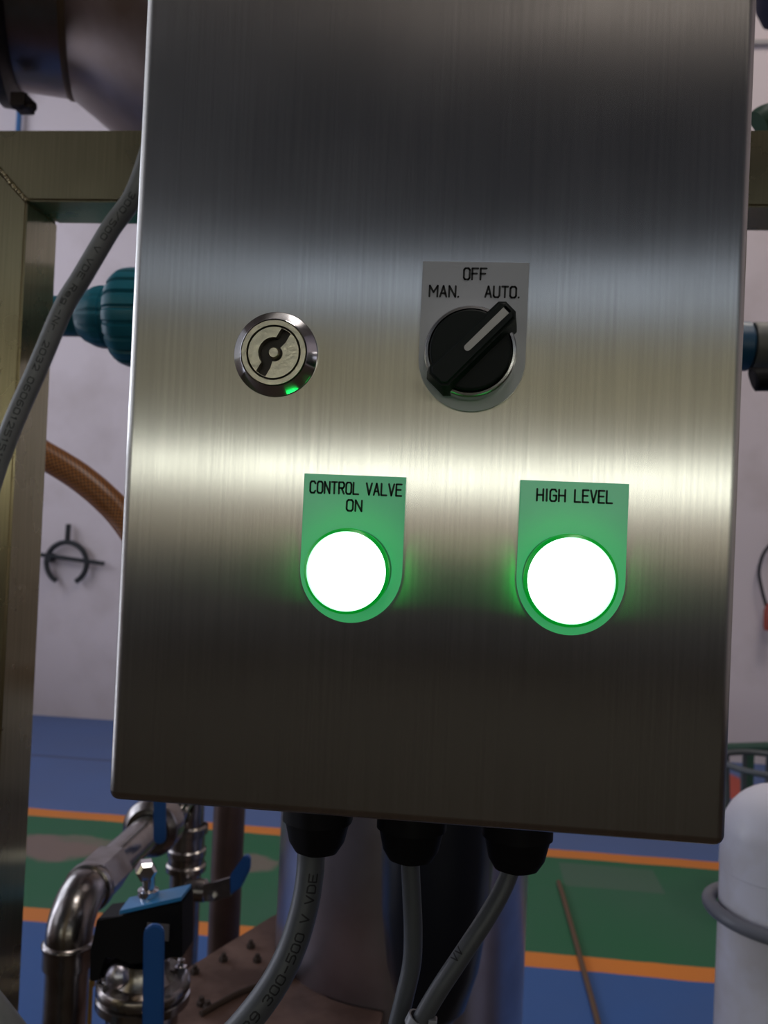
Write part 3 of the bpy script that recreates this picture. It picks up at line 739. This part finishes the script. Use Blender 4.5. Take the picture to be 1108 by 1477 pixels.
# second riser
y2 = 1.04; c2x = P(266, 1300, y2).x; r2 = .0205
run2 = run
bm = BM(); lathe(bm, (c2x, y2, 0), (0, 0, 1), [(r2*.92, 0), (r2*.92, 1.45)], 40); obj('riser', bm, PIPE, run2)
zc2 = P(266, 1215, y2).z
bm = BM(); lathe(bm, (c2x, y2, zc2-.034), (0, 0, 1), [(r2, 0), (r2*1.18, .001), (r2*1.18, .008), (r2*1.06, .010), (r2*1.06, .018), (r2*1.15, .020), (r2*1.15, .027), (r2*1.04, .029), (r2*1.04, .045), (r2*1.2, .047), (r2*1.2, .055), (r2, .057)], 40); obj('tee', bm, PIPE, run2)
dvx = Vector((c2x-xa, y2-(yu+.10), zc2+.004-za)); 
bm = BM(); tube(bm, spline([Vector((xa, yu+.06, za)), Vector((xa+.004, yu+.085, za)), Vector((c2x-.03, y2, za+.006)), Vector((c2x, y2, za+.008))], 6), .0185, 24); obj('cross_pipe', bm, PIPE, run2)
bm = BM(); q = P(252, 1180, .97)
for i in range(5): lathe(bm, q+Vector((-.012+i*.006, .0, .012-i*.002)), (1, 0, -.3), [(.014, 0), (.019, .001), (.019, .0035), (.014, .0045)], 30)
obj('threaded_plug', bm, PIPE, run2)
# lever of the valve between: blue, hanging in front of the union
def lever(parent, a, c, wd, th, m, nrm):
    """flat rounded bar from a to c, wd wide, th thick along nrm"""
    d = (c-a); L = d.length; d.normalize(); s_ = d.cross(nrm).normalized(); pts = []
    for k in range(9): t = math.pi/2+math.pi*k/8; pts.append(a + d*(wd/2*math.cos(t)+wd/2) + s_*(wd/2*math.sin(t)))
    for k in range(9): t = -math.pi/2+math.pi*k/8; pts.append(c + d*(wd/2*math.cos(t)-wd/2) + s_*(wd/2*math.sin(t)))
    bm = BM(); prism(bm, pts, nrm*th)
    bmesh.ops.bevel(bm, geom=[e for e in bm.edges], offset=th*.2, segments=2, affect='EDGES')
    return obj('lever', bm, m, parent)
tag(lever(run, P(231, 1090, .875), P(231, 1216, .875), .0128, .004, BLUE, Vector((.25, -1, 0)).normalized()), 'blue lever hanging in front of the union ring')
# side valve with blue lever on the second riser
q = P(305, 1288, 1.0)
sv = thing('lever_valve', 'small valve with upturned blue lever on the riser beside the brown pipe', 'valve', (q.x, 1.0, q.z))
bm = BM(); lathe(bm, (c2x+.012, 1.005, q.z), (1, 0, 0), [(.008, 0), (.011, .002), (.011, .012), (.013, .013), (.013, .024), (.009, .026), (.009, .034)], 24); obj('valve_body', bm, PIPE, sv)
bm = BM(); lathe(bm, (q.x+.003, .99, q.z+.001), (0, -1, 0), [(.0, 0), (.0048, 0), (.0048, .006), (0, .006)], 6); obj('stem_nut', bm, CHROME, sv, smooth=20)
bm = BM(); prism(bm, [P(293, 1277, .99), P(331, 1266, .99), P(333, 1293, .99), P(305, 1301, .99), P(294, 1300, .99)], (0, .003, 0)); obj('lever_plate', bm, PIPE, sv)
bm = BM(); prism(bm, [P(331, 1264, .988), P(352, 1234, .988), P(360, 1237, .988), P(360, 1255, .988), P(348, 1280, .988), P(332, 1292, .988)], (.0, .009, 0))
bmesh.ops.bevel(bm, geom=[e for e in bm.edges], offset=.0015, segments=2, affect='EDGES')
tag(obj('lever_grip', bm, BLUE, sv), 'blue vinyl lever grip')

# ---- actuated valve (black body, blue top plate)
yq = .70
av = thing('actuated_valve', 'black actuator with a blue top plate on a flanged stainless valve body', 'valve', (P(205, 1340, yq).x, yq, P(205, 1477, yq).z))
bm = BM(); f = yq-.022
zz1 = P(200, 1316, f).z
oc = [(139, 1326), (172, 1322), (215, 1312), (262, 1301), (262, 1384), (246, 1378), (236, 1388), (186, 1392), (168, 1380), (150, 1378), (144, 1415), (128, 1417), (130, 1372)]
prism(bm, [P(x, y, f) for x, y in oc], (0, .030, 0))
bmesh.ops.bevel(bm, geom=[e for e in bm.edges], offset=.0012, segments=2, affect='EDGES')
obj('actuator_body', bm, MATTBLACK, av)
bm = BM(); tp = [P(173, 1321, f+.0005), P(262, 1301, f+.0005)]
q0, q1 = tp; 
prism(bm, [q0+Vector((0, -.001, .0015)), q1+Vector((0, -.001, .0015)), q1+Vector((0, .024, .0015)), q0+Vector((-.002, .024, .0015))], (0, 0, .003)); tag(obj('top_plate', bm, BLUETOP, av), 'blue top plate')
bm = BM(); sx = P(213, 1308, yq-.008)
lathe(bm, (sx.x, yq-.008, sx.z-.004), (0, 0, 1), [(.010, 0), (.010, .004), (.0065, .0045), (.0065, .013), (.0085, .0135), (.0085, .018), (.005, .019), (.005, .030), (0, .031)], 24); obj('stem', bm, CHROME, av)
bm = BM(); lathe(bm, (sx.x-.002, yq-.010, sx.z+.030), (.5, -1, 0), [(.0, -.006), (.0085, -.006), (.0085, .004), (.006, .006), (0, .006)], 6); obj('stem_nut', bm, CHROME, av, smooth=20)
bm = BM(); box(bm, P(211, 1355, f-.001), P(245, 1333, f+.0005)); tag(obj('plate_window', bm, mat('grey_plate', (.13, .12, .12), .5), av), 'small grey plate')
vb = P(208, 1400, yq)
bm = BM(); lathe(bm, (vb.x, yq, vb.z+.012), (0, 0, -1), [(.012, 0), (.020, .001), (.021, .012), (.026, .018), (.026, .020)], 40); obj('valve_neck', bm, PIPE, av)
bm = BM(); zf = P(208, 1425, yq).z
lathe(bm, (vb.x, yq, zf+.009), (0, 0, -1), [(.020, 0), (.036, .0005), (.038, .003), (.038, .008), (.035, .0095), (.035, .011), (.038, .0125), (.038, .019), (.034, .021), (.022, .022)], 40); obj('flange', bm, PIPE, av)
for k in range(4):
    t = math.radians(35+90*k); bm = BM(); c = Vector((vb.x+.031*math.cos(t), yq+.031*math.sin(t), zf+.007)); lathe(bm, c, (0, 0, 1), [(.0052, 0), (.0052, .0045), (.003, .005), (.003, .010), (0, .0102)], 6); obj('flange_bolt', bm, CHROME, av, smooth=20)
bm = BM(); bmesh.ops.create_uvsphere(bm, u_segments=32, v_segments=16, radius=.013, matrix=Matrix.Translation(P(174, 1404, yq-.012))); obj('round_boss', bm, COLUMN, av)
bm = BM(); lathe(bm, (vb.x, yq, zf-.012), (0, 0, -1), [(.022, 0), (.029, .010), (.029, .05), (.02, .06), (.02, zf-.012)], 40); obj('valve_body', bm, PIPE, av)
bm = BM(); cR = P(192, 1478, yq-.03)
lathe(bm, cR+Vector((0, .004, 0)), (0, -1, 0), [(.015, 0), (.0175, .001), (.0175, .007), (.015, .008), (.0145, .004)], 40); obj('port_ring', bm, PIPE, av)
tag(lever(av, P(223, 1330, yq-.05), P(221, 1520, yq-.05), .0155, .005, BLUE, Vector((.25, -1, 0)).normalized()), 'long blue vertical lever')
bm = BM(); box(bm, P(214, 1500, yq-.05), P(230, 1490, yq-.02)); obj('lever_root', bm, PIPE, av)
# yellow pipe behind
c = P(129, 1440, .86)
yp = obj('yellow_pipe', lathe(BM(), (c.x, .86, 0), (0, 0, 1), [(.0032, 0), (.0032, c.z+.012), (.0052, c.z+.013), (.0052, c.z+.02), (0, c.z+.0205)], 20), YELLOW); tag(yp, 'thin yellow pipe standing behind the lower left elbow', 'pipe')
# brown pipe
c = P(325, 1300, 1.16); c_r = 23*1.16/1250
bp_ = obj('brown_pipe', lathe(BM(), (c.x, 1.16, 0), (0, 0, 1), [(c_r, 0), (c_r, ztk-rT-.085), (0, ztk-rT-.085)], 40), BROWNPIPE); tag(bp_, 'brown vertical pipe between the blue lever valve and the steel column', 'pipe')

# ================================================================ RIGHT SIDE
YW = .80; k_ = YW/1250
c = P(1119, 1300, YW); rW = 75*k_; zT = P(1110, 1131, YW).z
wp = thing('white_pipe', 'capped white plastic pipe standing at the right edge', 'pipe', (c.x, YW, 0))
bm = BM(); prof = [(rW*.985, 0), (rW*.985, zT-.075)] ; 
lathe(bm, (c.x, YW, 0), (0, 0, 1), prof, 64); obj('pipe', bm, WHITEPVC, wp)
bm = BM(); prof = [(rW*.985, zT-.077), (rW, zT-.075)] + [(rW*math.cos(t), zT-.050+.050*math.sin(t)) for t in [math.pi/2*i/12 for i in range(1, 12)]] + [(0, zT)]
lathe(bm, (c.x, YW, 0), (0, 0, 1), prof, 64); obj('end_cap', bm, WHITEPVC, wp)
zr = P(1060, 1335, YW-.03).z
bm = BM(); N = 48; pth = [Vector((c.x + (rW+.007)*math.cos(2*math.pi*i/N), YW + (rW+.007)*math.sin(2*math.pi*i/N), zr - .012*math.cos(2*math.pi*i/N)*.3)) for i in range(N+1)]
tube(bm, pth, .0062, 14, False); clp = obj('pipe_clip', bm, GREYCLIP); tag(clp, 'grey ring clip round the white plastic pipe', 'clip')
# wire stand far right, on the floor
YS = 3.3
q = P(1100, 1110, YS); st = thing('wire_stand', 'dark grey round-rimmed wire stand behind the white pipe', 'stand', (q.x, YS, 0))
R = 62*YS/1250
cS = Vector((P(1108, 1100, YS).x, YS, 0)); zr_ = P(1075, 1100, YS).z
bm = BM(); tube(bm, [Vector((cS.x+R*math.cos(2*math.pi*i/40), YS+R*math.sin(2*math.pi*i/40), zr_)) for i in range(41)], .011, 10, False); obj('rim', bm, STANDM, st)
for i in range(12):
    t = 2*math.pi*i/12+.2
    bm = BM(); tube(bm, [Vector((cS.x+R*math.cos(t), YS+R*math.sin(t), zr_)), Vector((cS.x+R*.8*math.cos(t), YS+R*.8*math.sin(t), .01))], .008, 8); obj('wire_leg', bm, STANDM, st)
bm = BM(); tube(bm, [Vector((cS.x+R*.8*math.cos(2*math.pi*i/40), YS+R*.8*math.sin(2*math.pi*i/40), .012)) for i in range(41)], .010, 10, False); obj('base_ring', bm, STANDM, st)
# rail behind it
r1, r2_ = P(1052, 1093, 4.2), P(1130, 1068, 4.0)
rail = thing('low_rail', 'dark green rail on short legs along the far wall at right', 'rail', (r1.x, 4.2, 0))
bm = BM(); tube(bm, [r1-Vector((.2, -.1, 0)), r2_+Vector((.6, -.1, .06))], .022, 10); obj('bar', bm, GREENP, rail)
for q in (P(1080, 1085, 4.12), r2_+Vector((.4, -.08, .04))):
    bm = BM(); box(bm, (q.x-.02, q.y-.02, 0), (q.x+.02, q.y+.02, q.z)); obj('leg', bm, GREENP, rail)
# cable loop with red grip on the far wall
YQ = YF-.05
lp = [P(1130, 770, YQ), P(1112, 785, YQ), P(1100, 802, YQ), P(1095, 825, YQ), P(1099, 850, YQ), P(1105, 872, YQ), P(1112, 892, YQ)]
lo = thing('hanging_lead', 'dark cable loop with a red plug hanging on the far wall at right', 'cable', (P(1108, 890, YQ).x, YQ, P(1108, 890, YQ).z))
obj('lead', tube(BM(), spline(lp, 8), .010, 8), DARKBRACKET, lo)
q = P(1111, 885, YQ-.03); bm = BM(); lathe(bm, q+Vector((0, 0, -.10)), (0, 0, 1), [(0, 0), (.03, .0), (.035, .03), (.035, .12), (.018, .16), (0, .161)], 20); tag(obj('plug', bm, REDP, lo), 'red plug')
bm = BM(); box(bm, P(1128, 776, YQ+.0)-Vector((.02, .0, .02)), P(1128, 776, YF)+Vector((.02, 0, .02))); obj('hook', bm, DARKBRACKET, lo)
# navy ducting upper right, green pipe on the beam
q = P(1122, -20, 2.0)
nv = obj('blue_duct', lathe(BM(), (q.x, 2.0, q.z), (1, 0, 0), [(0, -.035), (.06, -.03), (.085, -.01), (.09, .02), (.09, .9), (0, .9)], 32), NAVY); tag(nv, 'dark navy duct end in the upper right corner', 'duct')
q = P(1125, 172, .60)
gp = obj('green_conduit', tube(BM(), spline([P(1094, 178, .585), P(1104, 171, .585), P(1125, 166, .585), P(1160, 165, .585), P(1190, 170, .585)], 6), lambda t: .0088, 14), GREENP); tag(gp, 'dark green hose lying on the steel beam at the right edge', 'hose')

# ================================================================ ON THE FAR WALL / FLOOR
YM = YF-.03; kM = YM/1250
q = P(100, 806, YM)
hk = thing('wall_bracket_ring', 'black iron open ring bracket with crossbar on the far wall', 'bracket', (q.x, YM, q.z-.1))
path = []
for i in range(33):
    t = math.radians(-62 + (180+62+58)*i/32); path.append(P(96+29*math.cos(t), 812-30*math.sin(t), YM-.02))
obj('ring', tube(BM(), path, .017, 10), DARKBRACKET, hk)
obj('crossbar', tube(BM(), [P(58, 800, YM-.02), P(66, 801, YM-.02), P(150, 813, YM-.02)], .014, 10), DARKBRACKET, hk)
obj('pin', tube(BM(), [P(97, 783, YM-.02), P(99, 756, YM-.02)], .017, 10), DARKBRACKET, hk)
bm = BM(); box(bm, P(71, 804, YM-.035)-Vector((.03, 0, .03)), Vector((P(71, 804, YM).x+.03, YF, P(71, 804, YM).z+.03)), .008); obj('wall_fixing', bm, DARKBRACKET, hk)
# blue wall pipe upper left
a = P(28, 158, YF-.04); bq = obj('blue_wall_pipe', lathe(BM(), (a.x, YF-.04, 0), (0, 0, 1), [(.017, 2.2), (.017, ZC)], 16), BLUEPOLE); tag(bq, 'thin blue pipe on the far wall below the tank clamp', 'pipe')
# brown rod lying on the floor
rp_ = [PZ(806, 1272, .008), PZ(815, 1302, .008), PZ(832, 1362, .008), PZ(848, 1420, .008), PZ(864, 1480, .008), PZ(878, 1540, .008)]
rd = obj('floor_cord', tube(BM(), spline(rp_, 6), .0085, 8), mat('brown_cord', (.10, .055, .03), .8)); tag(rd, 'thin brown cord lying across the orange floor line', 'cord')
